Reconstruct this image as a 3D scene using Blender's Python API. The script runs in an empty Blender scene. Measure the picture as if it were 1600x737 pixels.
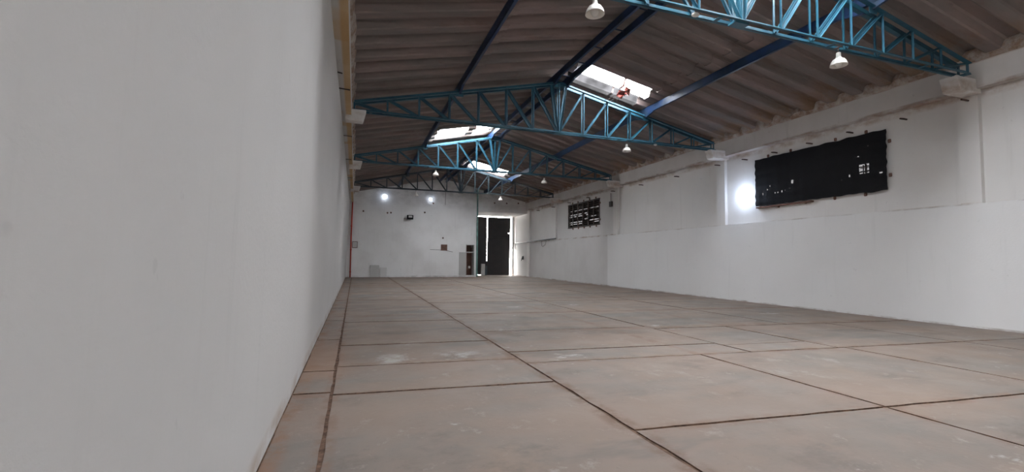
import bpy, bmesh, math, random
from mathutils import Vector, Matrix, noise
random.seed(7)
C = bpy.context.scene.collection
SC = bpy.context.scene

# ------------------------------------------------------------ camera
FPX, YAW, PITCH, ROLL = 705.84, 0.3338, 0.0497, 0.0098
CAM = Vector((0.4932, 0.0, 1.2))
cy, sy, cp, sp = math.cos(YAW), math.sin(YAW), math.cos(PITCH), math.sin(PITCH)
fw = Vector((sy*cp, cy*cp, sp)); r0 = Vector((cy, -sy, 0)); u0 = r0.cross(fw)
rr = r0*math.cos(ROLL) + u0*math.sin(ROLL); uu = -r0*math.sin(ROLL) + u0*math.cos(ROLL)
cam = bpy.data.cameras.new('camera'); co = bpy.data.objects.new('camera', cam); C.objects.link(co)
cam.sensor_width = 36; cam.lens = FPX*36/1600; cam.clip_start = 0.02; cam.clip_end = 300
M = Matrix((rr, uu, -fw)).transposed().to_4x4(); M.translation = CAM
co.matrix_world = M; SC.camera = co

# ------------------------------------------------------------ world, exposure
w = bpy.data.worlds.new('sky'); SC.world = w; w.use_nodes = True
bg = w.node_tree.nodes['Background']; bg.inputs[0].default_value = (0.99, 0.985, 0.985, 1); bg.inputs[1].default_value = 44.0
SC.view_settings.view_transform = 'Standard'; SC.view_settings.look = 'None'
SC.view_settings.gamma = 1; SC.view_settings.use_curve_mapping = False
SC.view_settings.exposure = 0.53
SC.cycles.max_bounces = 10; SC.cycles.diffuse_bounces = 8; SC.cycles.transparent_max_bounces = 12
SC.cycles.sample_clamp_indirect = 6

def portal(name, loc, rot, sx, sy_):
    l = bpy.data.lights.new(name, 'AREA'); l.shape = 'RECTANGLE'; l.size = sx; l.size_y = sy_
    l.cycles.is_portal = True
    o = bpy.data.objects.new(name, l); C.objects.link(o); o.location = loc; o.rotation_euler = rot
PI = math.pi
portal('daylight_portal', (1.9, -6.9, 1.1), (PI/2, 0, 0), 1.2, 2.2)     # unseen opening added behind the camera to light the right wall; light heads +Y

# ------------------------------------------------------------ mesh helpers
def link(name, bm, mat, parent=None, smooth=False):
    bm.normal_update()
    me = bpy.data.meshes.new(name); bm.to_mesh(me); bm.free()
    if isinstance(mat, (list, tuple)):
        for m_ in mat: me.materials.append(m_)
    else: me.materials.append(mat)
    if smooth:
        for p in me.polygons: p.use_smooth = True
    o = bpy.data.objects.new(name, me); C.objects.link(o)
    if parent is not None: o.parent = parent
    return o
def empty(name, loc=(0,0,0), rz=0):
    o = bpy.data.objects.new(name, None); C.objects.link(o); o.location = loc; o.rotation_euler = (0,0,rz)
    o.empty_display_size = .1
    return o
def tag(o, label, cat, group=None):
    o['label'] = label; o['category'] = cat
    if group: o['group'] = group
    return o
def struct(o): o['kind'] = 'structure'; return o
def box(bm, x0, x1, y0, y1, z0, z1, mi=0):
    vs = [bm.verts.new((x, y, z)) for z in (z0, z1) for y in (y0, y1) for x in (x0, x1)]
    for f in ((0,2,3,1),(4,5,7,6),(0,1,5,4),(2,6,7,3),(0,4,6,2),(1,3,7,5)):
        bm.faces.new([vs[i] for i in f]).material_index = mi
    return vs
def bar(bm, p, q, w_, d_, up=(0,1,0), off=(0,0)):
    """rectangular bar p->q; width w_ across, depth d_ along `up`"""
    p, q, up = Vector(p), Vector(q), Vector(up)
    t = (q-p).normalized(); a = t.cross(up).normalized(); b = a.cross(t).normalized()
    vs = []
    for P in (p, q):
        for i, j in ((-1,-1),(1,-1),(1,1),(-1,1)):
            vs.append(bm.verts.new(P + a*(i*w_/2+off[0]) + b*(j*d_/2+off[1])))
    for f in ((3,2,1,0),(4,5,6,7),(0,1,5,4),(1,2,6,5),(2,3,7,6),(3,0,4,7)): bm.faces.new([vs[i] for i in f])
def angle(bm, p, q, s, t, up=(0,1,0), fl=1):
    """steel angle: one flange flat in the truss plane, one standing out of it"""
    bar(bm, p, q, s, t, up)
    bar(bm, p, q, t, s, up, off=((s-t)/2*fl, -(s-t)/2))
def tube(bm, pts, r, n=8, cap=True):
    pts = [Vector(p) for p in pts]; rings = []
    for i, p in enumerate(pts):
        t = (pts[min(i+1, len(pts)-1)] - pts[max(i-1, 0)]).normalized()
        a = t.cross(Vector((0,0,1)) if abs(t.z) < .9 else Vector((1,0,0))).normalized(); b = t.cross(a)
        R = r[i] if isinstance(r, (list, tuple)) else r
        rings.append([bm.verts.new(p + (a*math.cos(2*PI*k/n) + b*math.sin(2*PI*k/n))*R) for k in range(n)])
    for A, B in zip(rings, rings[1:]):
        for k in range(n): bm.faces.new((A[k], A[(k+1)%n], B[(k+1)%n], B[k]))
    if cap: bm.faces.new(rings[0][::-1]); bm.faces.new(rings[-1])
def lathe(bm, prof, c=(0,0,0), n=24, axis='z'):
    rings = []
    for r, z in prof:
        ring = []
        for k in range(n):
            a = 2*PI*k/n; v = (r*math.cos(a), r*math.sin(a), z)
            if axis == 'x': v = (v[2], v[0], v[1])
            if axis == 'y': v = (v[1], v[2], v[0])
            ring.append(bm.verts.new(Vector(c)+Vector(v)))
        rings.append(ring)
    for A, B in zip(rings, rings[1:]):
        for k in range(n): bm.faces.new((A[k], A[(k+1)%n], B[(k+1)%n], B[k]))
def nb(): return bmesh.new()

# ------------------------------------------------------------ materials
def mat(name, col, rough=.8, metal=0, spec=.3):
    m = bpy.data.materials.new(name); m.use_nodes = True
    b = m.node_tree.nodes['Principled BSDF']
    b.inputs['Base Color'].default_value = (*col, 1); b.inputs['Roughness'].default_value = rough
    b.inputs['Metallic'].default_value = metal; b.inputs['Specular IOR Level'].default_value = spec
    return m
class NT:
    def __init__(s, m): s.t = m.node_tree; s.b = s.t.nodes['Principled BSDF']
    def n(s, k, **kw):
        x = s.t.nodes.new(k)
        for a, v in kw.items(): setattr(x, a, v)
        return x
    def l(s, a, b): s.t.links.new(a, b)
    def pos(s, scale=(1,1,1), loc=(0,0,0)):
        g = s.n('ShaderNodeNewGeometry'); mp = s.n('ShaderNodeMapping')
        mp.inputs['Scale'].default_value = scale; mp.inputs['Location'].default_value = loc
        s.l(g.outputs['Position'], mp.inputs['Vector']); return mp.outputs[0]
    def noise(s, vec, sc, det=4, rough=.55):
        x = s.n('ShaderNodeTexNoise'); x.inputs['Scale'].default_value = sc; x.inputs['Detail'].default_value = det
        x.inputs['Roughness'].default_value = rough; s.l(vec, x.inputs['Vector']); return x.outputs['Fac']
    def ramp(s, fac, a, b, c0=0., c1=1.):
        x = s.n('ShaderNodeMapRange'); x.inputs[1].default_value = a; x.inputs[2].default_value = b
        x.inputs[3].default_value = c0; x.inputs[4].default_value = c1; x.interpolation_type = 'SMOOTHSTEP'
        s.l(fac, x.inputs[0]); return x.outputs[0]
    def mul(s, a, b, op='MULTIPLY'):
        x = s.n('ShaderNodeMath', operation=op)
        for i, v in enumerate((a, b)):
            if isinstance(v, (int, float)): x.inputs[i].default_value = v
            else: s.l(v, x.inputs[i])
        return x.outputs[0]
    def mix(s, fac, a, b):
        x = s.n('ShaderNodeMix', data_type='RGBA')
        if isinstance(fac, (int, float)): x.inputs[0].default_value = fac
        else: s.l(fac, x.inputs[0])
        for i, v in ((6, a), (7, b)):
            if isinstance(v, tuple): x.inputs[i].default_value = (*v, 1)
            else: s.l(v, x.inputs[i])
        return x.outputs[2]
    def xyz(s):
        g = s.n('ShaderNodeNewGeometry'); x = s.n('ShaderNodeSeparateXYZ'); s.l(g.outputs['Position'], x.inputs[0]); return x.outputs
    def bump(s, h, st=.3, dist=.01):
        x = s.n('ShaderNodeBump'); x.inputs['Strength'].default_value = st; x.inputs['Distance'].default_value = dist
        s.l(h, x.inputs['Height']); s.l(x.outputs[0], s.b.inputs['Normal'])
    def out(s, c): s.l(c, s.b.inputs['Base Color'])

def wall_paint(name, base, dirt, amt=.5, bands=(), bandcol=(.30,.2,.13)):
    """old lime paint: cloudy tone, run marks, specks, grime bands at given heights (height, reach, strength)"""
    m = mat(name, base, .85, 0, .2); t = NT(m)
    cl = t.ramp(t.noise(t.pos(), .8, 5), .35, .75)
    c = t.mix(t.mul(cl, amt), base, dirt)
    st = t.ramp(t.noise(t.pos((3.5,3.5,.25)), 1.6, 6, .65), .55, .8)
    c = t.mix(t.mul(st, amt*.55), c, tuple(v*.8 for v in dirt))
    sk = t.ramp(t.noise(t.pos((1,1,1)), 9, 3, .5), .70, .76)
    c = t.mix(t.mul(sk, .35*amt), c, tuple(v*.55 for v in dirt))
    z = t.xyz()[2]
    for (h, reach, k) in bands:
        d = t.mul(t.mul(z, h, 'SUBTRACT'), 0, 'ADD'); d = t.mul(d, d); d = t.ramp(d, 0, reach*reach, 1, 0)
        nn = t.ramp(t.noise(t.pos((1,1,1.5)), 1.7, 6, .65), .38, .66)
        c = t.mix(t.mul(t.mul(d, nn), k), c, bandcol)
    t.out(c); t.bump(t.noise(t.pos(), 30, 4), .25, .01)
    return m
WHITE = (.66, .655, .64); GREY = (.52, .515, .50)
m_wall_low = wall_paint('pale_lime_paint', (.76,.755,.745), (.71,.70,.69), .5, ((0., .045, .8),(2.31,.03,.6)), (.30,.25,.21))
m_wall_grey = wall_paint('grey_lime_paint', (.66,.65,.635), (.58,.565,.55), .7, ((0., .05, .7),(2.31,.05,.9),(4.44,.14,.75)), (.24,.16,.10))  # greyer lime tone for the far lower wall and far window panel
m_wall_up  = wall_paint('upper_lime_paint', (.74,.725,.705), (.66,.64,.615), .6, ((2.31,.03,.5),(4.43,.16,.75)), (.34,.22,.14))
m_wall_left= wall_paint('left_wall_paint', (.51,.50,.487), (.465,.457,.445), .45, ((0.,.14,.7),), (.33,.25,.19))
m_beam     = wall_paint('ring_beam_paint', (.60,.58,.56), (.50,.475,.455), .8, ((4.45,.05,.8),(4.95,.05,.8)), (.30,.20,.15))
m_back     = wall_paint('gable_paint', (.80,.80,.79), (.68,.67,.655), .8, ((0.,.12,.5),(4.7,.45,.2),(5.4,.5,.4)), (.20,.19,.18))
def soffit_mat():
    m = mat('stained_soffit', (.5,.49,.46), .9); t = NT(m); X = t.xyz()[0]
    e = t.ramp(X, .19, .24); nn = t.ramp(t.noise(t.pos((1,1,1)), .9, 5, .6), .3, .6)
    c = t.mix(t.mul(e, .9), (.48,.48,.47), (.50,.36,.20)); c = t.mix(t.mul(nn, t.mul(e, .5)), c, (.38,.24,.10))
    p = t.ramp(t.noise(t.pos((1,1.2,1)), .55, 2), .56, .62); c = t.mix(t.mul(p, .6), c, (.42,.27,.11))
    t.out(c); t.bump(t.noise(t.pos(), 25, 4), .4, .02); return m
m_soffit = soffit_mat()
def mortar_mat():
    m = mat('crumbly_mortar', (.4,.33,.28), .95); t = NT(m)
    c = t.mix(t.ramp(t.noise(t.pos(), 5, 6, .7), .35, .65), (.42,.37,.33), (.26,.17,.12))
    c = t.mix(t.ramp(t.noise(t.pos(), 2.2, 3), .5, .7), c, (.50,.47,.43)); t.out(c)
    t.bump(t.noise(t.pos(), 40, 5), .8, .03); return m
m_mortar = mortar_mat()
def sheet_mat():
    m = mat('aged_fibre_cement', (.2,.17,.15), .85, 0, .2); t = NT(m)
    c = t.mix(t.ramp(t.noise(t.pos((.35,1.2,1)), 1.3, 6, .62), .35, .65), (.235,.182,.168), (.175,.156,.147))
    c = t.mix(t.mul(t.ramp(t.noise(t.pos((.5,2.5,1), (4,3,0)), 1.1, 5, .7), .55, .72), .45), c, (.16,.095,.065))
    c = t.mix(t.mul(t.ramp(t.noise(t.pos((1.5,5,1)), 2.5, 5, .7), .58, .75), .35), c, (.09,.075,.065))
    X = t.xyz()[0]; e = t.ramp(X, 9.9, 11.2)
    c = t.mix(t.mul(e, t.mul(t.ramp(t.noise(t.pos((.6,1.5,1)), 1.6, 4, .6), .4, .62), .75)), c, (.20,.12,.06))
    t.out(c); t.bump(t.noise(t.pos((1,1,1)), 22, 5), .25, .01); return m
m_sheet = sheet_mat()
def translucent(name, clear, col, dirt):
    m = bpy.data.materials.new(name); m.use_nodes = True; t = m.node_tree; t.nodes.clear()
    o = t.nodes.new('ShaderNodeOutputMaterial'); a = t.nodes.new('ShaderNodeBsdfTransparent'); b = t.nodes.new('ShaderNodeBsdfTranslucent')
    a.inputs[0].default_value = (*col, 1); b.inputs[0].default_value = (*dirt, 1)
    mx = t.nodes.new('ShaderNodeMixShader'); n = t.nodes.new('ShaderNodeTexNoise'); n.inputs['Scale'].default_value = 3
    g = t.nodes.new('ShaderNodeNewGeometry'); t.links.new(g.outputs['Position'], n.inputs['Vector'])
    r = t.nodes.new('ShaderNodeMapRange'); r.inputs[3].default_value = 1-clear-.12; r.inputs[4].default_value = 1-clear+.12
    t.links.new(n.outputs['Fac'], r.inputs[0]); t.links.new(r.outputs[0], mx.inputs[0])
    t.links.new(a.outputs[0], mx.inputs[1]); t.links.new(b.outputs[0], mx.inputs[2]); t.links.new(mx.outputs[0], o.inputs[0])
    return m
m_clear = translucent('clear_roof_sheet', .8, (.95,.97,1), (.8,.8,.8))
m_film = translucent('dimming_film', 0.0, (.003,.003,.003), (.008,.008,.0083))  # added film that dims the daylight in the window gaps
m_milky = translucent('dirty_milky_roof_sheet', .14, (.5,.5,.52), (.035,.035,.035))
def steel_paint(name, a, b, rust=.25):
    m = mat(name, a, .45, 0, .4); t = NT(m)
    c = t.mix(t.ramp(t.noise(t.pos(), 3, 4), .4, .65), a, b)
    c = t.mix(t.mul(t.ramp(t.noise(t.pos(), 11, 4, .7), .6, .75), rust), c, (.10,.05,.035)); t.out(c); return m
m_blue = steel_paint('turquoise_steel_paint', (.019,.092,.135), (.015,.068,.108))
m_navy = steel_paint('navy_steel_paint', (.012,.035,.10), (.012,.03,.06), .3)
m_blue_shaded = steel_paint('shaded_turquoise_paint', (.022,.040,.050), (.018,.03,.038))  # darkened turquoise paint: shade on the farthest truss put into the colour
m_dark = steel_paint('dark_weathered_steel', (.045,.055,.06), (.03,.05,.065), .5)
def slab_mat():
    m = mat('worn_concrete_slab', (.4,.34,.3), .7, 0, .22); t = NT(m)
    info = t.n('ShaderNodeObjectInfo')
    c = t.mix(t.ramp(t.noise(t.pos(), .55, 7, .6), .36, .64), (.248,.200,.168), (.190,.176,.160))
    c = t.mix(t.mul(t.ramp(t.noise(t.pos((1,1,1),(7,2,0)), 1.4, 6, .65), .52, .74), .55), c, (.285,.215,.165))
    c = t.mix(t.mul(t.ramp(t.noise(t.pos((1,.6,1),(1,9,0)), 1.1, 7, .7), .60, .72), .55), c, (.43,.40,.365))
    c = t.mix(t.mul(t.ramp(t.noise(t.pos((1,1.3,1),(3,5,0)), .9, 6, .7), .53, .68), .6), c, (.13,.11,.095))
    c = t.mix(t.mul(t.ramp(t.noise(t.pos(), 4, 7, .75), .56, .70), .5), c, (.42,.39,.355))
    c = t.mix(t.mul(t.ramp(t.noise(t.pos((1,1,1),(2,2,2)), 16, 5, .7), .58, .72), .4), c, (.15,.12,.105))
    c = t.mix(t.mul(info.outputs['Random'], .3), c, (.225,.17,.14))
    # long traffic bands across the hall
    c = t.mix(t.mul(t.ramp(t.noise(t.pos((.22,.9,1),(0,3,0)), 1.0, 5, .6), .42, .62), .5), c, (.27,.20,.16))
    c = t.mix(t.mul(t.ramp(t.noise(t.pos((.3,1.1,1),(5,8,0)), .9, 6, .65), .56, .68), .55), c, (.145,.13,.118))
    c = t.mix(t.mul(t.ramp(t.noise(t.pos((.7,1,1),(5,1.3,0)), .8, 7, .75), .62, .68), .6), c, (.47,.45,.42))
    # rusty earth washed out of the joints
    X, Y = t.xyz()[0], t.xyz()[1]
    T = t.mul(Y, t.mul(t.mul(X, 2.38, 'SUBTRACT'), .085), 'ADD')
    jn = t.ramp(t.noise(t.pos((1,1,1)), 3.2, 6, .7), .40, .62)
    def strip(v, c0, wd, k, colr, cc):
        d = t.mul(t.mul(v, c0, 'SUBTRACT'), 0, 'ADD'); d = t.ramp(t.mul(d, d), 0, wd*wd, 1, 0)
        return t.mix(t.mul(t.mul(d, jn), k), cc, colr)
    RUST = (.20,.125,.09)
    c = strip(X, .0, .16, .9, (.23,.14,.095), c)
    c = strip(X, .34, .09, .7, RUST, c); c = strip(X, 2.38, .13, .8, (.17,.105,.075), c); c = strip(X, 4.69, .09, .6, RUST, c); c = strip(X, 7.0, .09, .5, RUST, c)
    for y_, w_, k_ in ((2.78,.10,.7),(4.11,.08,.7),(4.92,.12,.7),(5.2,.14,.8),(6.42,.1,.5),(7.1,.14,.7),(9.6,.2,.6),(13.2,.3,.6),(20.,.8,.5),(27.8,1.2,.7)):
        c = t.mix(t.ramp(X, *((2.39, 2.37) if y_ in (4.11, 5.2, 6.42) else (2.37, 2.39) if y_ < 9 else (-9, -8))), c, strip(T, y_, w_, k_, RUST, c))
    # orange earth patch in the corner bay and pale lime splashes
    e = t.mul(t.ramp(X, .7, .2), t.mul(t.ramp(Y, 4.6, 5.2), t.ramp(Y, 7.2, 6.0)))
    c = t.mix(t.mul(e, .75), c, (.26,.17,.12))
    e = t.mul(t.mul(t.ramp(X, .6, .9), t.ramp(X, 2.2, 1.7)), t.mul(t.ramp(Y, 5.25, 5.45), t.ramp(Y, 6.0, 5.6)))
    c = t.mix(t.mul(e, t.mul(t.ramp(t.noise(t.pos(), 2.6, 5, .7), .46, .64), .65)), c, (.47,.45,.42))
    t.out(c); t.bump(t.noise(t.pos(), 18, 6, .6), .25, .01)
    t.l(t.ramp(t.noise(t.pos(), 2, 5), .3, .7, .62, .85), t.b.inputs['Roughness']); return m
m_slab = slab_mat()
def dirt_mat():
    m = mat('joint_dirt', (.11,.07,.05), 1, 0, .1); t = NT(m)
    t.out(t.mix(t.ramp(t.noise(t.pos(), 12, 5, .7), .35, .65), (.085,.055,.042), (.19,.12,.085))); return m
m_dirt = dirt_mat()
m_orange_dirt = mat('rusty_earth', (.36,.23,.15), 1)
m_black = mat('black_plastic_sheet', (.008,.008,.009), .75, 0, .15)
m_iron = steel_paint('rusty_dark_iron', (.03,.022,.02), (.06,.035,.025), .6)
m_alu = mat('white_enamel_lamp', (.78,.75,.70), .35, .0, .5)
m_bulb = mat('frosted_glass_bulb', (.75,.74,.70), .15, 0, .5)
m_gatedark = steel_paint('dark_gate_sheet', (.008,.007,.008), (.014,.011,.012), .3)
m_red = mat('red_pipe_paint', (.42,.05,.03), .5)
m_green = steel_paint('green_pipe_paint', (.12,.25,.22), (.07,.14,.13), .4)
m_rodm = steel_paint('rusty_rod', (.05,.025,.02), (.09,.04,.03), .4)
m_brown = mat('brown_brick_red', (.16,.09,.07), .9)
m_greyboard = mat('grey_board', (.46,.46,.445), .8)
m_out = mat('outdoor_concrete', (.6,.58,.55), .9)
def emit(name, col, s):
    m = bpy.data.materials.new(name); m.use_nodes = True; b = m.node_tree.nodes['Principled BSDF']
    b.inputs['Emission Color'].default_value = (*col, 1); b.inputs['Emission Strength'].default_value = s; return m
m_led = emit('lit_lamp_face', (.80,.88,1), 14)

# ------------------------------------------------------------ structure: key numbers
W, YB, YG, Y0 = 11.4, 28.4, 31.1, -7.0     # hall width, gable wall, gate plane, wall behind the camera
TY = [4.94, 11.06, 16.97, 23.02]; MID = 5.63
ZC = 2.31                                   # ledge of right wall
SL = .2235
def chord_top(x): return 6.02 - SL*abs(x-MID)
def roof(x): return 6.20 - .211*abs(x-MID)  # underside of the lower sheets' troughs

# floor ------------------------------------------------------
bm = nb(); box(bm, -.3, W+.3, Y0, YG+.2, -.2, -.009)
floor = struct(link('floor', bm, m_dirt))
bm = nb(); box(bm, -40, 55, -45, 80, -.5, -.22); g = struct(link('ground', bm, m_out))
def slab(pts, g_=.013):
    """concrete slab from 4 corner points (ccw) with slightly ragged edges"""
    pts = [Vector((x, y, 0)) for x, y in pts]; c = sum(pts, Vector())/4; ring = []
    for i in range(4):
        a, b = pts[i], pts[(i+1)%4]; n = max(2, int((b-a).length/.16)); d = (b-a).normalized(); inn = Vector((-d.y, d.x, 0))
        for k in range(n):
            p = a.lerp(b, k/n); j = g_ + (noise.noise(p*3.1+Vector((i*7,0,0)))*.012 + random.uniform(-.002,.004))
            if k == 0:
                pv = pts[(i-1)%4]; d0 = (a-pv).normalized(); p = p + inn*g_ + Vector((-d0.y, d0.x, 0))*g_
            else: p = p + inn*max(j, .003)
            ring.append(p)
    bm = nb(); zt = random.uniform(-.002, .002)
    top = [bm.verts.new((p.x, p.y, zt)) for p in ring]
    edge = [bm.verts.new((p.x + (p.x-c.x)*.0, p.y, zt-.012)) for p in ring]
    bm.faces.new(top)
    n = len(ring)
    for i in range(n): bm.faces.new((top[i], edge[i], edge[(i+1)%n], top[(i+1)%n])).material_index = 1
    return link('slab', bm, [m_slab, m_dirt], floor)
def lane(xa, xb, ys, tilt=-.085, ref=2.38):
    for ya, yb in zip(ys, ys[1:]):
        f = lambda y, x: y + tilt*(x-ref) if Y0+.5 < y < YG-.5 else y
        slab([(xa, f(ya, xa)), (xb, f(ya, xb)), (xb, f(yb, xb)), (xa, f(yb, xa))])
far = [9.6, 12.2, 14.9, 17.6, 20.3, 23.0, 25.8, 28.4, YG+.1]
lane(.0, .33, [Y0, 4.19, 5.0, 6.9, 9.0, 11.2, 13.2, 16, 19, 22, 25, 28.3])
lane(.33, 2.38, [Y0, 1.6, 4.11, 5.17, 6.42, 8.7, 11.0, 13.2, 16, 18.8, 21.6, 24.6, 28.3])
lane(2.38, 4.69, [Y0, 0.2, 2.78, 4.92])
lane(4.69, 7.02, [Y0, 0.2, 2.78, 4.92])
lane(7.02, 9.3, [Y0, 0.4, 2.93, 4.92])
lane(9.3, W, [Y0, 0.4, 2.93, 4.92])
lane(2.38, 5.47, [4.92, 5.56, 7.22]); lane(5.47, 6.92, [4.92, 5.42, 6.98]); lane(6.92, 9.2, [4.92, 6.98]); lane(9.2, W, [4.92, 6.98])
lane(2.38, 5.45, [7.22] + far[:-2] + [28.3]); lane(5.45, 8.3, [6.98] + far[:-2]+[28.3]); lane(8.3, W, [6.98] + far[:-2]+[28.3])
slab([(8.0, 28.1), (W, 27.9), (W, YG), (8.0, YG)])

# left wall: leans slightly into the hall -------------------
bm = nb(); n = 40; rows = []
prof = [(0, -.2), (0, 0), (.03, 1.4), (.065, 2.8), (.105, 4.0), (.12, 4.46), (.12, 5.3), (-.3, 5.3), (-.3, -.2)]
for i in range(n+1):
    y = Y0 + (YB+.2-Y0)*i/n; rows.append([bm.verts.new((x + (.006*noise.noise(Vector((y*.4, z, 0))) if x > 0 else 0), y, z)) for x, z in prof])
for A, B in zip(rows, rows[1:]):
    for k in range(len(prof)): bm.faces.new((A[k], B[k], B[(k+1)%len(prof)], A[(k+1)%len(prof)]))
bm.faces.new(rows[0]); bm.faces.new(rows[-1][::-1])
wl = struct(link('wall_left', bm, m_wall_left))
bm = nb(); box(bm, .1, .33, Y0, YB, 4.47, 4.94, 0)
for f in bm.faces:
    if abs(f.calc_center_median().z - 4.47) < .01: f.material_index = 1
link('ring_beam', bm, [m_beam, m_soffit], wl)
# small stubs of tie wire under the beam
for y, l in ((9.2, .2), (12.8, .22), (15.9, .18), (19.6, .2), (8.4, .08)):
    bm = nb(); bar(bm, (.12, y, 4.45), (.12+l, y+.02, 4.445), .018, .018); link('tie_wire', bm, m_iron, wl)
# paint chips
for y, z, s in ((1.03, 1.27, .006), (1.45, 2.03, .007), (1.0, 1.6, .003)):
    bm = nb(); bmesh.ops.create_icosphere(bm, subdivisions=1, radius=s)
    for v in bm.verts: v.co.x *= .2; v.co.z *= 1.5
    o = link('chip', bm, m_dirt, wl); o.location = (.03*z/1.4, y, z)

# right wall ------------------------------------------------
wr = struct(empty('wall_right', (W, 0, 0)))
def wpart(name, bm, m):
    o = link(name, bm, m, wr); o.matrix_parent_inverse = Matrix.Translation((-W, 0, 0)); return o
bm = nb(); box(bm, W, W+.3, Y0, 18.1, -.2, ZC); wpart('lower_wall', bm, m_wall_low)
bm = nb(); box(bm, W+.05, W+.3, 18.1, YG+.2, -.2, ZC); wpart('lower_wall', bm, m_wall_grey)
WIN = [(6.62, 9.95, 2.80, 4.09), (18.95, 22.3, 2.86, 4.13)]
RX = W+.10
def panel(y0, y1, m, win=None):
    bm = nb(); z0, z1 = ZC, 5.3
    if not win: box(bm, RX, RX+.2, y0, y1, z0, z1)
    else:
        a, b, c, d = win
        box(bm, RX, RX+.2, y0, a, z0, z1); box(bm, RX, RX+.2, b, y1, z0, z1); box(bm, RX, RX+.2, a, b, z0, c); box(bm, RX, RX+.2, a, b, d, z1)
    wpart('upper_panel', bm, m)
PIL = [(-1.1, -.75), (4.99, 5.3), (11.12, 11.46), (17.25, 17.62), (23.75, 24.1), (27.95, 28.4)]
panel(Y0, PIL[1][0], m_wall_up); panel(PIL[1][1], PIL[2][0], m_wall_up, WIN[0]); panel(PIL[2][1], PIL[3][0], m_wall_up)
panel(PIL[3][1], PIL[4][0], m_wall_grey, WIN[1]); panel(PIL[4][1], PIL[5][0], m_wall_up); panel(PIL[5][1], YG+.2, m_wall_up)
for a, b in PIL:
    bm = nb(); box(bm, W, RX+.05, a, b, ZC if a < 27 else 0, 5.2); wpart('pilaster', bm, m_wall_up)
bm = nb(); box(bm, W-.10, RX+.1, Y0, YB, 4.44, 4.96); wpart('ring_beam', bm, m_beam)
# mortar packed between beam and corrugated sheets
def infill(x, side):
    bm = nb(); N = 560; ys = [Y0 + (YB-Y0)*i/N for i in range(N+1)]; rows = []
    for y in ys:
        ph = ((y-10.2) % .58)/.58; up = .15*max(0, min(1, (abs(ph-.5)-.12)/.2)) if True else 0
        j = noise.noise(Vector((y*2.3, side, 0)))*.02 + noise.noise(Vector((y*9, side, 3)))*.01
        xo = -side*(.03 + .03*noise.noise(Vector((y*4, 5, side)))); zr = roof(x) + up
        bulge = .06*max(0, noise.noise(Vector((y*1.7, 9, side))))
        rows.append([bm.verts.new(p) for p in ((x, y, 4.93), (x+xo, y, 4.955+j*.3), (x+xo*1.8-side*bulge, y, (zr+4.95)/2), (x+xo*2.2, y, zr+.01), (x+side*.1, y, zr+.03))])
    for A, B in zip(rows, rows[1:]):
        for k in range(4): bm.faces.new((A[k], A[k+1], B[k+1], B[k]) if side > 0 else (A[k], B[k], B[k+1], A[k+1]))
    return bm
wpart('mortar_infill', infill(W-.10, 1), m_mortar)
link('mortar_infill', infill(.33, -1), m_mortar, wl)
# concrete corbels carrying the trusses
def corbel(side, y):
    bm = nb(); d = .28
    if side < 0: xs = (.2, .66, .59)
    else: xs = (W+.05, 10.74, 10.84)
    z0, z1 = 4.35, 4.62; A = []
    for yy in (y-d/2, y+d/2):
        A.append([bm.verts.new(p) for p in ((xs[0], yy, z1), (xs[1], yy, z1), (xs[2], yy, z0), (xs[0], yy, z0))])
    for k in range(4): bm.faces.new((A[0][k], A[0][(k+1)%4], A[1][(k+1)%4], A[1][k]))
    bm.faces.new(A[0][::-1]); bm.faces.new(A[1])
    bmesh.ops.recalc_face_normals(bm, faces=bm.faces); bmesh.ops.bevel(bm, geom=bm.edges[:], offset=.015, segments=1, affect='EDGES')
    return bm
for y in TY:
    link('corbel', corbel(-1, y), m_wall_up, wl); wpart('corbel', corbel(1, y+ (.06 if y > 6 else .16)), m_wall_up)

# gable wall, gate recess, wall behind the camera ------------
GX = 8.0; HZ = 4.23
wb = struct(empty('wall_back', (0, YB, 0)))
def bpart(name, bm, m, parent=None):
    o = link(name, bm, m, wb if parent is None else parent); o.matrix_parent_inverse = Matrix.Translation((0, -YB, 0)); return o
DX0, DX1, DZ1 = 7.25, 7.73, 2.03
bm = nb()
box(bm, -.2, DX0, YB, YB+.2, -.2, HZ); box(bm, DX1, GX, YB, YB+.2, -.2, HZ); box(bm, DX0, DX1, YB, YB+.2, DZ1, HZ); box(bm, DX0, DX1, YB, YB+.2, -.2, .1)
bpart('gable_masonry', bm, m_back)
bm = nb(); vs = []
for yy in (YB, YB+.2): vs.append([bm.verts.new(p) for p in ((-.2, yy, HZ), (W+.3, yy, HZ), (W+.3, yy, roof(W)+.16), (MID, yy, roof(MID)+.2), (-.2, yy, roof(0)+.16))])
bm.faces.new(vs[0]); bm.faces.new(vs[1][::-1])
for k in range(5): bm.faces.new((vs[1][k], vs[1][(k+1)%5], vs[0][(k+1)%5], vs[0][k]))
bpart('gable_masonry', bm, m_back)
bm = nb(); box(bm, GX-.2, GX, YB+.2, YG+.1, -.2, HZ); bpart('recess_side', bm, m_back)
bm = nb(); box(bm, GX-.2, W+.3, YB+.2, YG+.3, HZ, HZ+.2); bpart('recess_soffit', bm, m_wall_up)
bm = nb(); box(bm, GX-.3, GX+.12, YG, YG+.2, -.2, HZ); bpart('gate_jamb', bm, m_back)
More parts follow.
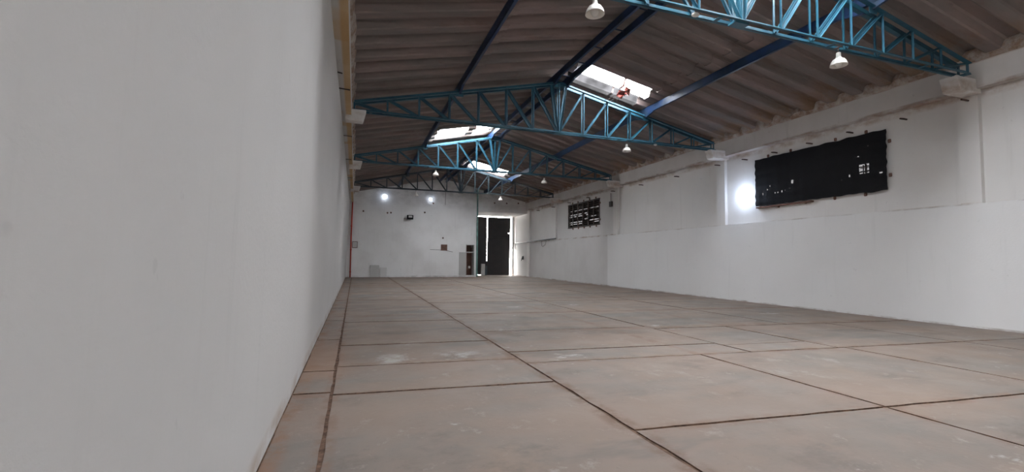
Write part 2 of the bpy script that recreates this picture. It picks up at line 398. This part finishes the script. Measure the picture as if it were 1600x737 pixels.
# store room seen through the little door
bm = nb(); box(bm, 6.9, GX-.2, YB+1.0, YB+1.1, -.1, 2.3); box(bm, 6.8, 6.9, YB+.2, YB+1.1, -.1, 2.3); box(bm, 6.8, GX-.2, YB+.2, YB+1.1, 2.2, 2.3); box(bm, 6.8, GX-.2, YB+.2, YB+1.1, -.2, 0)
bpart('store_wall', bm, m_brown)
wf = nb()
box(wf, -.3, 1.3, Y0-.2, Y0, -.2, 5.2); box(wf, 2.5, W+.3, Y0-.2, Y0, -.2, 5.2)
v = [[wf.verts.new(p) for p in ((-.3, yy, 2.2), (W+.3, yy, 2.2), (W+.3, yy, 5.1), (MID, yy, 6.5), (-.3, yy, 5.1))] for yy in (Y0-.2, Y0)]
wf.faces.new(v[0]); wf.faces.new(v[1][::-1])
for k in range(5): wf.faces.new((v[1][k], v[1][(k+1)%5], v[0][(k+1)%5], v[0][k]))
struct(link('wall_front', wf, m_wall_up))

# roof -------------------------------------------------------
PT = .58
prof_y = [(0, .16), (.09, .158), (.125, .135), (.17, .02), (.20, 0), (.38, 0), (.41, .02), (.455, .135), (.49, .158), (.58, .16)]
def sheet_bm(xa, xb, za, zb, off, sag=0):
    bm = nb(); th = .012; rows = []
    for x, z in ((xa, za), (xb, zb)):
        rows.append([bm.verts.new((x, y, z+h+off)) for y, h in prof_y] + [bm.verts.new((x, y, z+h+off+th)) for y, h in prof_y[::-1]])
    n = len(rows[0])
    for k in range(n): bm.faces.new((rows[0][k], rows[0][(k+1)%n], rows[1][(k+1)%n], rows[1][k]))
    bm.faces.new(rows[0][::-1]); bm.faces.new(rows[1]); bmesh.ops.recalc_face_normals(bm, faces=bm.faces)
    return bm
cap = nb()
rows = []
for y in (Y0-.2, YB+.3):
    rows.append([cap.verts.new((MID+dx, y, 6.2 - .211*abs(dx) + .15 + (.03 if t else 0))) for t, dx in ((0,-.42),(0,0),(0,.42),(1,.42),(1,0),(1,-.42))])
for k in range(6): cap.faces.new((rows[0][k], rows[0][(k+1)%6], rows[1][(k+1)%6], rows[1][k]))
bmesh.ops.recalc_face_normals(cap, faces=cap.faces)
ceil = struct(link('ceiling', cap, m_sheet))
SPEC = {('L', -10): 'clear', ('L', -11): 'clear', ('R', -10): 'clear', ('R', -11): 'clear', ('R', 0): 'clear', ('R', 1): 'milky', ('L', 10): 'clear', ('L', 11): 'clear2', ('R', 21): 'clear', ('R', 22): 'clear',
        ('L', -28): 'clear', ('L', -27): 'clear'}  # rear left pair: unseen skylights added to light the right wall
def eps(a, b, n=2): return a
protos = {}
def sheet(kind, side, k, xa, xb, off, m, name='roof_sheet'):
    key = (side, round(xa, 3), round(xb, 3), off, m.name)
    if key not in protos:
        o = link(name, sheet_bm(xa, xb, roof(xa), roof(xb), off), m, ceil); protos[key] = o.data
    else:
        o = bpy.data.objects.new(name, protos[key]); C.objects.link(o); o.parent = ceil
    o.location = (0, 10.2+PT*k, 0); return o
KS = range(-14, 32)
for side in 'LR':
    s = -1 if side == 'L' else 1
    lowo, lowi = MID+s*5.95, MID+s*2.42
    upo, upi = MID+s*2.95, MID+s*.02
    for k in range(-30, 32):
        if k < -14 and (side, k) not in SPEC: continue
        if k >= -14: sheet('low', side, k, lowo, lowi, 0, m_sheet)
        else: sheet('low', side, k, lowo, lowi, 0, m_sheet)
        sp_ = SPEC.get((side, k))
        if not sp_: sheet('up', side, k, upo, upi, .03, m_sheet)
        else:
            mm = m_milky if sp_ == 'milky' else m_clear
            if s > 0: cuts = [(8.45, 7.28), (7.22, 5.85)] if k > -9 else [(7.5, 6.7), (6.68, 5.85)]
            else: cuts = [(MID-2.8, MID-1.27), (MID-.97, MID-.2)]
            for xa, xb in cuts: sheet('up', side, k, xa, xb, .03, mm, 'skylight_sheet')
            for xa, xb in ((cuts[0][0]+s*.0, upo), (cuts[0][1], cuts[1][0]), (cuts[1][1], upi)):
                sheet('up', side, k, xa, xb, .032, m_sheet)
    # the stretch of roof behind the camera, joined
bm = nb()
for side in 'LR':
    s = -1 if side == 'L' else 1
    for k in range(-30, -14):
        if (side, k) in SPEC: continue
        for xa, xb, off in ((MID+s*5.95, MID+s*2.42, 0), (MID+s*2.95, MID+s*.02, .03)):
            b2 = sheet_bm(xa, xb, roof(xa), roof(xb), off); bmesh.ops.translate(b2, vec=(0, 10.2+PT*k, 0), verts=b2.verts)
            me = bpy.data.meshes.new('t'); b2.to_mesh(me); b2.free(); bm.from_mesh(me); bpy.data.meshes.remove(me)
o = link('rear_sheets', bm, m_sheet, ceil); o['kind'] = 'stuff'
def sky_portal(side, k, n=1):
    s = -1 if side == 'L' else 1; xc = MID+s*1.5
    portal('daylight_portal', (xc, 10.2+PT*(k+n/2), roof(xc)-.01), (0, s*math.atan(.211), 0), 2.9, PT*n)
for a in (('L', -11, 2), ('R', -11, 2), ('R', 0, 2), ('L', 10, 2), ('R', 21, 2), ('L', -28, 2)): sky_portal(*a)

# steel trusses ----------------------------------------------
NODE = [MID + .7485*k for k in range(-7, 8)]
def truss(i, y, label, bright):
    t = tag(empty('roof_truss', (MID, y, 4.62)), label, 'roof truss', 'steel trusses spanning the hall')
    inv = Matrix.Translation((-MID, -y, -4.62))
    def part(name, bm):
        bmesh.ops.recalc_face_normals(bm, faces=bm.faces)
        o = link(name, bm, m_blue_shaded if i == 3 else m_blue, t); o.matrix_parent_inverse = inv; return o
    D = .068; zb = 4.63
    for s in (-1, 1):
        xe = MID + s*5.24
        for d in (-1, 1):
            bm = nb(); up = (0, -d, 0)
            angle(bm, (xe, y+d*D, chord_top(xe)-.035), (MID, y+d*D, chord_top(MID)-.035), .075, .008, up, -s*d*1)
            part('top_chord', bm)
    for d in (-1, 1):
        bm = nb(); angle(bm, (NODE[0], y+d*D, zb), (NODE[-1], y+d*D, zb), .048, .008, (0,-d,0), d); part('bottom_chord', bm)
    for xx in [a + .37 for a in NODE[:-1:3]]:
        bm = nb(); box(bm, xx-.03, xx+.03, y-D, y+D, zb-.031, zb-.0245); part('batten', bm)
    for k, x in enumerate(NODE):
        h = chord_top(x)-.04
        for d in (-1, 1):
            bm = nb(); angle(bm, (x, y+d*(D-.012), zb), (x, y+d*(D-.012), h), .040, .007, (0,-d,0)); part('vertical_strut', bm)
        if k != 7:
            s = -1 if k < 7 else 1; xi = NODE[k+1] if k < 7 else NODE[k-1]
            for d in (-1, 1):
                bm = nb(); angle(bm, (x, y+d*(D-.024), h), (xi - s*-.03, y+d*(D-.024), zb+.01), .036, .007, (0,-d,0)); part('diagonal_brace', bm)
    for s in (-1, 1):
        for d in (-1, 1):
            bm = nb(); angle(bm, (MID+s*.21, y+d*(D-.02), chord_top(MID+.21)-.04), (MID+s*.03, y+d*(D-.02), zb), .040, .007, (0,-d,0)); part('centre_strut', bm)
    bm = nb(); box(bm, MID-.16, MID+.16, y-D+.005, y+D-.005, chord_top(MID)-.16, chord_top(MID)-.03); part('gusset', bm)
    bm = nb(); box(bm, MID-.13, MID+.13, y-D-.002, y+D+.002, zb-.05, zb-.02); part('gusset', bm)
    for x in (2.88, 8.38):
        bm = nb(); box(bm, x-.09, x+.09, y-D-.012, y-D-.002, chord_top(x)-.16, chord_top(x)+.02); part('gusset', bm)
    for s in (-1, 1):
        xe = MID+s*5.24; bm = nb(); box(bm, xe-.06, xe+.06, y-.09, y+.09, 4.60, 4.615); part('bearing_plate', bm)
    return t
truss(0, TY[0], 'turquoise lattice steel truss nearest the viewer, cut by the top edge of the photo', 1)
truss(1, TY[1], 'blue lattice steel truss second from the viewer, beside the large split skylight', 1)
truss(2, TY[2], 'blue lattice steel truss third from the viewer, bright left half under the long skylight', 0)
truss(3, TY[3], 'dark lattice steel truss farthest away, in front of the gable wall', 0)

def purlin(x, label, m, hh=.13):
    zb = chord_top(x) + .0
    bm = nb(); zt = roof(x) - .012
    box(bm, x-.03, x+.03, Y0, YB, zb+.008, zb+.016); box(bm, x-.03, x-.022, Y0, YB, zb+.008, zt); box(bm, x-.03, x+.03, Y0, YB, zt-.008, zt)
    o = link('purlin', bm, m); bpy_loc = o; tag(o, label, 'purlin', 'long roof purlins'); 
    for y in TY:
        b2 = nb(); s_ = 0
        for d in (-1, 1):
            vs = [b2.verts.new(p) for p in ((x-.025, y+d*.07, zb-.10), (x-.025, y+d*.5, zb+.01), (x-.025, y+d*.07, zb+.01))]
            ws = [b2.verts.new((x+.025, v.co.y, v.co.z)) for v in vs]
            b2.faces.new(vs); b2.faces.new(ws[::-1])
            for k in range(3): b2.faces.new((vs[k], vs[(k+1)%3], ws[(k+1)%3], ws[k]))
        bmesh.ops.recalc_face_normals(b2, faces=b2.faces)
        link('haunch', b2, m, o)
    return o
purlin(2.88, 'dark steel purlin halfway up the left roof slope', m_navy)
purlin(8.38, 'dark blue steel purlin halfway up the right roof slope', m_navy)
rp = purlin(5.47, 'navy steel purlin just left of the ridge', m_navy)
rq = purlin(5.86, 'dark steel purlin just right of the ridge', m_navy)
for k in range(30):
    y = 3.0 + k*.86
    if min(abs(y-t) for t in TY) < .12: continue
    bm = nb(); bar(bm, (5.5, y, 6.10), (5.83, y+.03, 6.10), .02, .02); link('spacer', bm, m_navy, rq)

# reddish torn sheet flap and wires at the split skylight
t = tag(empty('torn_sheet_flap', (7.25, 10.50, 5.70)), 'reddish brown torn scrap hanging between the two bright skylight panes', 'debris')
for k in range(5):
    bm = nb(); bmesh.ops.create_grid(bm, x_segments=4, y_segments=4, size=.09)
    for v_ in bm.verts: v_.co.z += .05*noise.noise(v_.co*9+Vector((k*3,0,0))); v_.co.x += .03*noise.noise(v_.co*14)
    o = link('scrap', bm, mat('red_scrap', (.22,.05,.04), .8), t); o.location = ((k-2)*.05, (k%3-1)*.13-.1, -.03+.02*k); o.rotation_euler = (k*.5, .4*k, k)
for k in range(3):
    bm = nb(); tube(bm, [(-.1+.1*k, .1, .03), (-.2+.13*k, .3, -.05), (-.25+.2*k, .5, -.02)], .008, 5); link('wire', bm, m_iron, t)

# windows ----------------------------------------------------
def window(idx, wn, label_rows):
    a, b, c, d = wn
    root = struct(empty('window_%d' % idx, (RX, (a+b)/2, c))); inv = Matrix.Translation((-RX, -(a+b)/2, -c))
    def part(name, bm, m):
        o = link(name, bm, m, root); o.matrix_parent_inverse = inv; return o
    f = .05
    for n_, args in (('frame_rail', (a-.02, b+.02, d-f, d+.01)), ('frame_rail', (a-.02, b+.02, c-.01, c+f))):
        bm = nb(); box(bm, RX-.03, RX+.03, *args); part(n_, bm, m_iron)
    for yy in (a, b-f): 
        bm = nb(); box(bm, RX-.03, RX+.03, yy, yy+f, c, d); part('frame_stile', bm, m_iron)
    return part
part = window(1, WIN[0], 0); a, b, c, d = WIN[0]
for k in range(1, 8):
    y = a + (b-a)*k/8; bm = nb(); box(bm, RX-.02, RX+.0, y-.015, y+.015, c, d); part('bar', bm, m_iron)
for k in range(1, 11):
    z = c + (d-c)*k/11; bm = nb(); box(bm, RX-.012, RX+.012, a, b, z-.012, z+.012); part('louvre', bm, m_iron)
def perforated(y0, y1, z0, z1, x, holes, dy=.04, wav=.03):
    """sagging plastic film with torn holes; holes(y,z)->True where light comes through"""
    bm = nb(); ny, nz = int((y1-y0)/dy), int((z1-z0)/dy); V = {}
    for i in range(ny+1):
        for j in range(nz+1):
            y, z = y0+(y1-y0)*i/ny, z0+(z1-z0)*j/nz
            fold = .6*noise.noise(Vector((y*.9, z*6, 1))) + .6*noise.noise(Vector((y*5, z*1.1, 4)))
            yy, zz = y, z
            if i in (0, ny): yy += .02*noise.noise(Vector((z*9, i, 0)))
            if j in (0, nz): zz += .035*noise.noise(Vector((y*4, j, 2)))
            V[i, j] = bm.verts.new((x + wav*fold, yy, zz))
    for i in range(ny):
        for j in range(nz):
            if holes(y0+(y1-y0)*(i+.5)/ny, z0+(z1-z0)*(j+.5)/nz): continue
            bm.faces.new((V[i, j], V[i, j+1], V[i+1, j+1], V[i+1, j]))
    return bm
dots = [(6.95, 3.83), (7.15, 3.62), (6.68, 3.17), (7.35, 3.22), (7.55, 3.15), (9.05, 3.12), (9.15, 3.10), (9.25, 3.09), (9.35, 3.08), (8.9, 3.14), (9.75, 3.1), (9.6, 3.2), (9.5, 3.3)]
def holes1(y, z):
    if 6.93 < y < 7.13 and 3.22 < z < 3.42: return True
    if 8.80 < y < 8.85 and 3.24 < z < 3.36: return True
    return any(abs(y-p) < .0165 and abs(z-q) < .0165 for p, q in dots)
part('black_film', perforated(a-.06, b+.05, c-.03, d+.03, RX-.075, holes1, .03, .025), m_black)
bm = nb(); bm.faces.new([bm.verts.new((RX+.14, y_, z_)) for y_, z_ in ((a,c),(b,c),(b,d),(a,d))]); part('dimming_pane', bm, m_film)  # added pane, tones down the sky behind the holes
for i in range(2):
    bm = nb(); box(bm, RX-.05, RX-.03, 6.93, 7.13, 3.27+.07*i, 3.285+.07*i); part('lattice_bar', bm, m_iron)
for i in range(2):
    bm = nb(); box(bm, RX-.05, RX-.03, 6.99+.07*i, 7.005+.07*i, 3.22, 3.42); part('lattice_bar', bm, m_iron)
bm = nb(); box(bm, RX-.09, RX-.0, 8.3, b+.03, c-.09, c-.05); part('sill_strip', bm, m_brown)
for y, z in ((9.6, d+.08), (8.9, d+.08), (7.7, d+.08), (7.0, d+.08), (a-.09, 3.85), (a-.09, 3.1), (7.05, c-.06), (7.75, c-.06), (8.5, c-.07), (9.3, c-.09)):
    bm = nb(); box(bm, RX-.04, RX+.0, y-.03, y+.03, z-.04, z+.04); bmesh.ops.bevel(bm, geom=bm.edges[:], offset=.012, segments=1, affect='EDGES'); part('anchor_lug', bm, m_brown)
part = window(2, WIN[1], 0); a, b, c, d = WIN[1]
for k in range(1, 6):
    y = a + (b-a)*k/6; bm = nb(); box(bm, RX-.035, RX+.0, y-.03, y+.03, c, d); part('bar', bm, m_iron)
NL = 13
for k in range(NL):
    z = c + (d-c)*(k+.5)/NL; bm = nb(); bar(bm, (RX+.01, a, z), (RX+.01, b, z), .055, .008, (.8,0,.6)); part('louvre', bm, m_iron)
def holes2(y, z):
    u = (z-c)/(d-c); q = (b-y)/(b-a)
    row = (.12<u<.17 and (q < .42 or .78<q<.97)) or (.21<u<.29 and (q<.42 or .66<q<.98)) or (.31<u<.34 and .5<q<.62) or (.36<u<.41 and .7<q<.85) or (.42<u<.5 and (q<.22 or .25<q<.42)) or (.53<u<.58 and q<.4) \
        or (.66<u<.69 and .2<q<.6) or (.71<u<.77 and (q<.6 or q>.68)) or (.44<u<.6 and abs(q-.57+.6*(u-.5))<.035)
    return row and noise.noise(Vector((y*6, z*25, 0))) > -.35
part('black_film', perforated(a-.03, b+.03, c-.03, d+.02, RX+.08, holes2, .035, .02), m_black)
bm = nb(); bm.faces.new([bm.verts.new((RX+.14, y_, z_)) for y_, z_ in ((a,c),(b,c),(b,d),(a,d))]); part('dimming_pane', bm, m_film)
for y, z in [(a+.3+.62*k, c-.05) for k in range(5)] + [(a+.35+.62*k, d+.06) for k in range(5)] + [(a-.05, 3.9), (a-.05, 3.1)]:
    bm = nb(); box(bm, RX-.04, RX+.0, y-.03, y+.03, z-.04, z+.04); part('anchor_lug', bm, m_brown)

# short rods poking out of the right wall under the beam ------
near = ['beside the nearest pilaster', 'right of the black louvred window', 'over the black window, right end', 'over the black window, middle', 'over the black window, left end',
        'above the round light', 'beside the middle pilaster', 'first left of the middle pilaster', 'second left of the middle pilaster', 'beside the farther pilaster', 'over the far louvred window, near end', 'over the far louvred window, far end', 'at the last pilaster before the gate', 'beyond the last pilaster']
for (y, z), lab in zip(((5.13,4.27),(6.2,4.23),(7.3,4.23),(8.3,4.21),(9.32,4.2),(10.33,4.21),(11.3,4.22),(13.35,4.21),(15.5,4.23),(17.45,4.24),(19.9,4.26),(22.0,4.24),(23.9,4.2),(26.4,4.25)), near):
    o0 = RX-.005 if all(not(p-.02 < y < q+.02) for p, q in PIL) else W-.005
    bm = nb(); tube(bm, [(0, 0, 0), (-.1, .005, .004), (-.21, .0, -.004)], [.018, .02, .017], 7); bmesh.ops.recalc_face_normals(bm, faces=bm.faces)
    o = link('rod_stub', bm, m_rodm); o.location = (o0, y, z); tag(o, 'short rusty rod poking out of the right wall ' + lab, 'rod', 'rods along the right wall')

# hanging bell lamps -----------------------------------------
def bell_lamp(x, y, label, s=1):
    t = tag(empty('bell_lamp', (x, y, 4.60)), label, 'lamp', 'bell lamps under the trusses')
    bm = nb(); box(bm, -.012, .012, -.06, .06, -.012, .0); tube(bm, [(0,0,0), (0,0,-.1)], .008, 6); link('hook', bm, m_iron, t)
    bm = nb(); lathe(bm, [(.001,-.09), (.028,-.09), (.032,-.10), (.034,-.155), (.042,-.17)]); link('socket', bm, m_alu, t, True)
    bm = nb(); lathe(bm, [(.034,-.16), (.05,-.185), (.082,-.205), (.105,-.24), (.118,-.28), (.122,-.30), (.120,-.30), (.114,-.28), (.10,-.243), (.078,-.21), (.045,-.19)]); link('shade', bm, m_alu, t, True)
    bm = nb(); bmesh.ops.create_uvsphere(bm, u_segments=14, v_segments=8, radius=.055)
    for v in bm.verts: v.co.z = v.co.z*1.25 - .26
    link('bulb', bm, m_bulb, t, True)
    return t
bell_lamp(3.29, TY[0], 'white bell lamp hanging large at the top under the nearest truss, left one')
bell_lamp(7.66, TY[0], 'white bell lamp under the right part of the nearest truss')
bell_lamp(7.79, TY[1], 'white bell lamp hanging under the second truss near the right wall')
bell_lamp(3.30, TY[2], 'white bell lamp under the third truss, left of the bright skylight struts')
bell_lamp(7.75, TY[2], 'small white bell lamp under the right part of the third truss')
bell_lamp(3.32, TY[3], 'small dull bell lamp under the farthest truss, above the wall floodlight')
bell_lamp(7.80, TY[3], 'small dull bell lamp under the farthest truss, in front of the gate header')
for (x, y, lab) in ((4.84, TY[0], 'white cable clip under the nearest truss right of the large lamp'), (8.75, TY[1], 'small white cable clip under the second truss beside the bell lamp')):
    bm = nb(); bmesh.ops.create_uvsphere(bm, u_segments=10, v_segments=6, radius=.045)
    for v in bm.verts: v.co.z *= .6; v.co.x *= 1.3
    o = link('cable_clip', bm, m_alu, None, True); o.location = (x, y-.03, 4.575); tag(o, lab, 'clip')

# lit wall lamps ---------------------------------------------
def wall_light(loc, r, label, axis, power, name='wall_light'):
    t = tag(empty(name, loc), label, 'light')
    sgn = -1
    bm = nb(); lathe(bm, [(.001,0), (r*.9,0), (r*.9,-.03), (r*.8,-.035)], axis=axis); link('rim', bm, m_alu, t, True)
    bm = nb(); lathe(bm, [(r*.98,-.03), (r*.9,-.05), (r*.6,-.07), (r*.25,-.08), (.001,-.082)], axis=axis); link('lit_dome', bm, m_led, t, True)
    l = bpy.data.lights.new('wall_light_glow', 'POINT'); l.energy = power; l.color = (.62,.75,1); l.shadow_soft_size = .1
    o = bpy.data.objects.new('wall_light_glow', l); C.objects.link(o); o.parent = t
    o.location = {'x': (-.3,0,0), 'y': (0,-.3,0)}[axis]
wall_light((RX, 10.42, 3.13), .15, 'glaring round white light on the right wall left of the black window', 'x', 15)
wall_light((2.11, YB, 4.88), .12, 'bright bluish spot light high on the gable wall, left one', 'y', 1.5)
wall_light((4.90, YB, 4.86), .09, 'bright bluish spot light high on the gable wall, right one', 'y', 1.0)

# gable wall fittings ----------------------------------------
bm = nb(); tube(bm, [(GX-.055, YB-.055, 0), (GX-.06, YB-.055, 2.3), (GX-.06, YB-.055, 5.6)], .05, 10); bmesh.ops.recalc_face_normals(bm, faces=bm.faces)
tag(link('downpipe', bm, m_green), 'dark green downpipe on the gable wall at the left edge of the gate opening', 'pipe')
o = empty('riser_pipe', (.25, YB-.08, 0)); tag(o, 'red riser pipe standing in the far left corner', 'pipe')
bm = nb(); tube(bm, [(0,0,0), (0,0,2.4), (.03,0,4.45)], .04, 10); link('pipe_run', bm, m_red, o, True)
for z in (.3, 1.6, 3.0):
    bm = nb(); lathe(bm, [(.001,z),(.052,z),(.052,z+.05),(.001,z+.05)], n=12); link('collar', bm, m_red, o)
o = empty('junction_box', (.47, YB, 1.93)); tag(o, 'brown square box on the gable wall beside the red pipe', 'box')
bm = nb(); box(bm, -.15, .15, -.08, -.001, -.19, .19); bmesh.ops.bevel(bm, geom=bm.edges[:], offset=.012, segments=1, affect='EDGES'); link('case', bm, m_brown, o)
bm = nb(); box(bm, -.12, .12, -.112, -.098, -.16, .16); link('lid', bm, m_greyboard, o)
o = empty('floodlight', (3.63, YB, 3.66)); tag(o, 'black square floodlight on a bracket in the middle of the gable wall', 'floodlight')
bm = nb(); box(bm, -.19, .19, -.3, -.2, -.13, .14); bmesh.ops.bevel(bm, geom=bm.edges[:], offset=.015, segments=1, affect='EDGES'); link('housing', bm, m_black, o)
bm = nb(); box(bm, -.1, .12, -.312, -.299, -.02, .1); link('lens', bm, m_greyboard, o)
bm = nb(); bar(bm, (-.12, 0, -.05), (-.12, -.22, -.05), .03, .02, (0,0,1)); bar(bm, (-.35, -.02, -.1), (.1, -.02, -.1), .04, .03); link('bracket', bm, m_iron, o)
o = empty('wall_vent', (5.8, YB, 1.85)); tag(o, 'small square brown slatted vent in the gable wall', 'vent')
for args in ((-.2,.2,.15,.19),(-.2,.2,-.19,-.15)):
    bm = nb(); box(bm, args[0], args[1], -.03, .0, args[2], args[3]); link('frame', bm, m_brown, o)
for x in (-.2, .16):
    bm = nb(); box(bm, x, x+.04, -.03, 0, -.15, .15); link('frame', bm, m_brown, o)
bm = nb(); box(bm, -.17, .17, -.008, -.002, -.16, .16); link('backing', bm, m_dirt, o)
for k in range(4):
    bm = nb(); box(bm, -.17, .17, -.025, -.008, -.13+.075*k, -.09+.075*k); link('slat', bm, m_brown, o)
bm = nb(); tube(bm, [(4.92, YB-.012, 1.71), (5.5, YB-.012, 1.70), (5.9, YB-.015, 1.67), (6.36, YB-.012, 1.58)], .012, 6)
tag(link('cable', bm, m_iron), 'thin dark cable running slantwise below the small vent', 'cable')
bm = nb(); tube(bm, [(5.84, YB-.01, 5.4), (5.84, YB-.01, 4.55)], .012, 6)
tag(link('cable', bm, m_iron), 'short dark vertical cable high on the gable wall', 'cable')
def leaning(name, x0, x1, h_, label, m):
    o = empty(name, ((x0+x1)/2, YB-.12, .002)); tag(o, label, 'board'); wd = (x1-x0)/2
    bm = nb(); box(bm, -wd, wd, -.012, .012, 0, h_); bmesh.ops.bevel(bm, geom=bm.edges[:], offset=.004, segments=1, affect='EDGES')
    link('sheet', bm, m, o); bm = nb(); box(bm, -wd, wd, -.02, -.012, h_-.04, h_); link('edge_strip', bm, m, o); o.rotation_euler = (-.1, 0, 0); return o
leaning('leaning_board', 1.36, 1.87, .72, 'larger grey board leaning at the foot of the gable wall, left part', m_greyboard)
leaning('leaning_board', 1.95, 2.32, .58, 'smaller pale grey board leaning right of the larger one', mat('pale_board', (.60,.60,.585), .8))
for x, z in ((9.11, 4.84), (9.95, 4.86), (10.77, 4.90), (5.07, 4.62), (.9, 3.95), (2.3, 3.9), (2.5, 3.92), (4.55, 4.02), (5.72, 2.45)):
    bm = nb(); lathe(bm, [(.001,-.006), (.05,-.006), (.055,0)], axis='y', n=10); o = link('plaster_hole', bm, m_dirt); o.location = (x, YB, z); o.parent = wb; o.matrix_parent_inverse = Matrix.Translation((0,-YB,0))
# little metal door
dr = struct(empty('door_1', (DX0, YB, 0))); inv = Matrix.Translation((-DX0, -YB, 0))
def dpart(name, bm, m):
    o = link(name, bm, m, dr); o.matrix_parent_inverse = inv; return o
for args in ((DX0-.04, DX0, .1, DZ1), (DX1, DX1+.04, .1, DZ1), (DX0-.04, DX1+.04, DZ1, DZ1+.04)):
    bm = nb(); box(bm, args[0], args[1], YB-.02, YB+.1, args[2], args[3]); dpart('door_frame', bm, m_greyboard)
bm = nb(); box(bm, DX0, DX1, YB-.02, YB+.02, 1.55, 1.60); dpart('door_rail', bm, m_greyboard)
bm = nb(); box(bm, 6.77, DX0-.03, YB-.05, YB-.02, .12, 1.57); dpart('door_leaf', bm, m_greyboard)
for z in (.12, .85, 1.53):
    bm = nb(); box(bm, 6.77, DX0-.03, YB-.062, YB-.05, z, z+.04); dpart('leaf_rail', bm, m_greyboard)
o = empty('storage_shelf', (7.45, YB+.7, 0)); tag(o, 'dark shelf of clutter seen through the small doorway', 'shelf')
for z in (.5, 1.0, 1.5):
    bm = nb(); box(bm, -.3, .3, -.15, .15, z, z+.03); link('shelf_board', bm, m_brown, o)
for x in (-.3, .27):
    bm = nb(); box(bm, x, x+.03, -.15, .15, 0, 1.9); link('upright', bm, m_brown, o)
o = empty('paint_tin', (7.6, YB+.62, .532)); tag(o, 'pale tin on the shelf inside the small doorway', 'tin')
bm = nb(); lathe(bm, [(.001,0),(.07,0),(.07,.15),(.066,.15),(.066,.14),(.001,.14)], n=16); link('can', bm, m_alu, o, False)

# big gate: two dark leaves not quite closed -----------------
gate = struct(empty('door_2', (9.7, YG, 0))); ginv = Matrix.Translation((-9.7, -YG, 0))
def gpart(name, bm, m=m_gatedark):
    o = link(name, bm, m, gate); o.matrix_parent_inverse = ginv; return o
def leaf(xa, xb, ztop, z0, skew=0, hole=None):
    n = max(1, round((xb-xa)/.32)); ww = (xb-xa)/n
    for k in range(n):
        x0, x1 = xa+k*ww, xa+(k+1)*ww; bm = nb()
        if hole and x0 < hole[0] < x1:
            hx, hz, hr = hole
            def P(x, z, y): return bm.verts.new((x, y, z))
            box(bm, x0, x1-.0005, YG, YG+.02, z0, hz-.12); box(bm, x0, x1-.0005, YG, YG+.02, hz+.12, ztop)
            out, inn = [], []
            N = 16
            for q in range(N):
                a_ = 2*PI*q/N; ca, sa = math.cos(a_), math.sin(a_); m_ = max(abs(ca), abs(sa))
                ox = ca/m_; ox = hx + (ox*(x1-.0005-hx) if ox > 0 else ox*(hx-x0)); oz = hz + sa/m_*.12
                out.append(P(ox, oz, YG+.01)); inn.append(P(hx+ca*hr, hz+sa*hr, YG+.01))
            for q in range(N): bm.faces.new((out[q], out[(q+1)%N], inn[(q+1)%N], inn[q]))
        else:
            box(bm, x0, x1-.0005, YG, YG+.02, z0, ztop)
        for v in bm.verts: v.co.x += skew*(v.co.z)/4
        gpart('gate_board', bm)
    for z in (z0+.02, 1.4, 2.7, ztop-.1):
        bm = nb(); box(bm, xa, xb, YG-.05, YG, z, z+.08)
        for v in bm.verts: v.co.x += skew*(v.co.z)/4
        gpart('gate_rail', bm)
leaf(GX+.12, 9.375, 4.155, .025, .0)
leaf(9.38, 11.10, 4.15, .0, .06, hole=(10.97, 3.03, .035))
bm = nb(); box(bm, 9.36, 9.44, YG+.02, YG+.05, 0, 1.0); gpart('gate_rail', bm)
bm = nb(); box(bm, 11.26, 11.33, YG-.1, YG-.05, 1.9, 4.2); gpart('gate_track_post', bm)
bm = nb(); box(bm, 11.27, W+.3, YG+.02, YG+.2, -.2, HZ); bpart('gate_jamb', bm, m_wall_up)
portal('daylight_portal', (9.7, YG+.05, 4.17), (-PI/2, 0, 0), 3.2, .14)
portal('daylight_portal', (11.185, YG+.05, 2.1), (-PI/2, 0, 0), .18, 4.2)
o = empty('leaning_plank', (9.0, 30.7, .002)); tag(o, 'grey block standing at the foot of the gate by the centre gap', 'block')
bm = nb(); box(bm, -.13, .13, -.1, .1, 0, .8); bmesh.ops.bevel(bm, geom=bm.edges[:], offset=.02, segments=1, affect='EDGES'); link('block_body', bm, m_greyboard, o)
bm = nb(); box(bm, .1, .3, -.05, .05, 0, .66); link('block_side', bm, m_dark, o)

# conduit, hook and switch on the right wall -----------------
bm = nb(); tube(bm, [(W-.04, 23.7, 2.37), (W-.04, 26, 2.345), (W-.04, 28.3, 2.30)], .035, 8)
tag(link('conduit', bm, m_dark), 'thick dark conduit lying on the right wall ledge near the gate', 'pipe')
bm = nb(); tube(bm, [(W+.02, 28.45, 2.30), (W+.02, 31, 2.285)], .02, 8)
tag(link('conduit', bm, m_dark), 'thin dark conduit along the wall inside the gate recess', 'pipe')
bm = nb(); tube(bm, [(W+.03, 25.9, 2.27), (W+.0, 25.8, 2.0), (W-.02, 25.6, 1.95), (W+.0, 25.3, 2.05), (W+.03, 25.2, 2.27)], .012, 6)
tag(link('wire_loop', bm, m_iron), 'loop of dark wire hanging below the conduit on the right wall', 'wire')
o = empty('switch', (W+.05, 29.2, 1.25)); tag(o, 'small black handle box on the right wall beside the gate', 'switch')
bm = nb(); box(bm, -.06, .0, -.09, .09, -.12, .12); link('case', bm, m_black, o)
bm = nb(); bar(bm, (-.06, .05, .02), (-.16, -.05, -.2), .03, .03); link('lever', bm, m_black, o)
o = empty('junction_box', (W, 17.9, 3.72)); tag(o, 'small dark rusty box on the right wall beside the farther pilaster', 'box')
bm = nb(); box(bm, .02, .1, -.1, .1, -.12, .12); link('case', bm, m_iron, o)
bm = nb(); tube(bm, [(.06, 0, .1), (.06, 0, .5)], .012, 6); link('cable_stub', bm, m_iron, o)
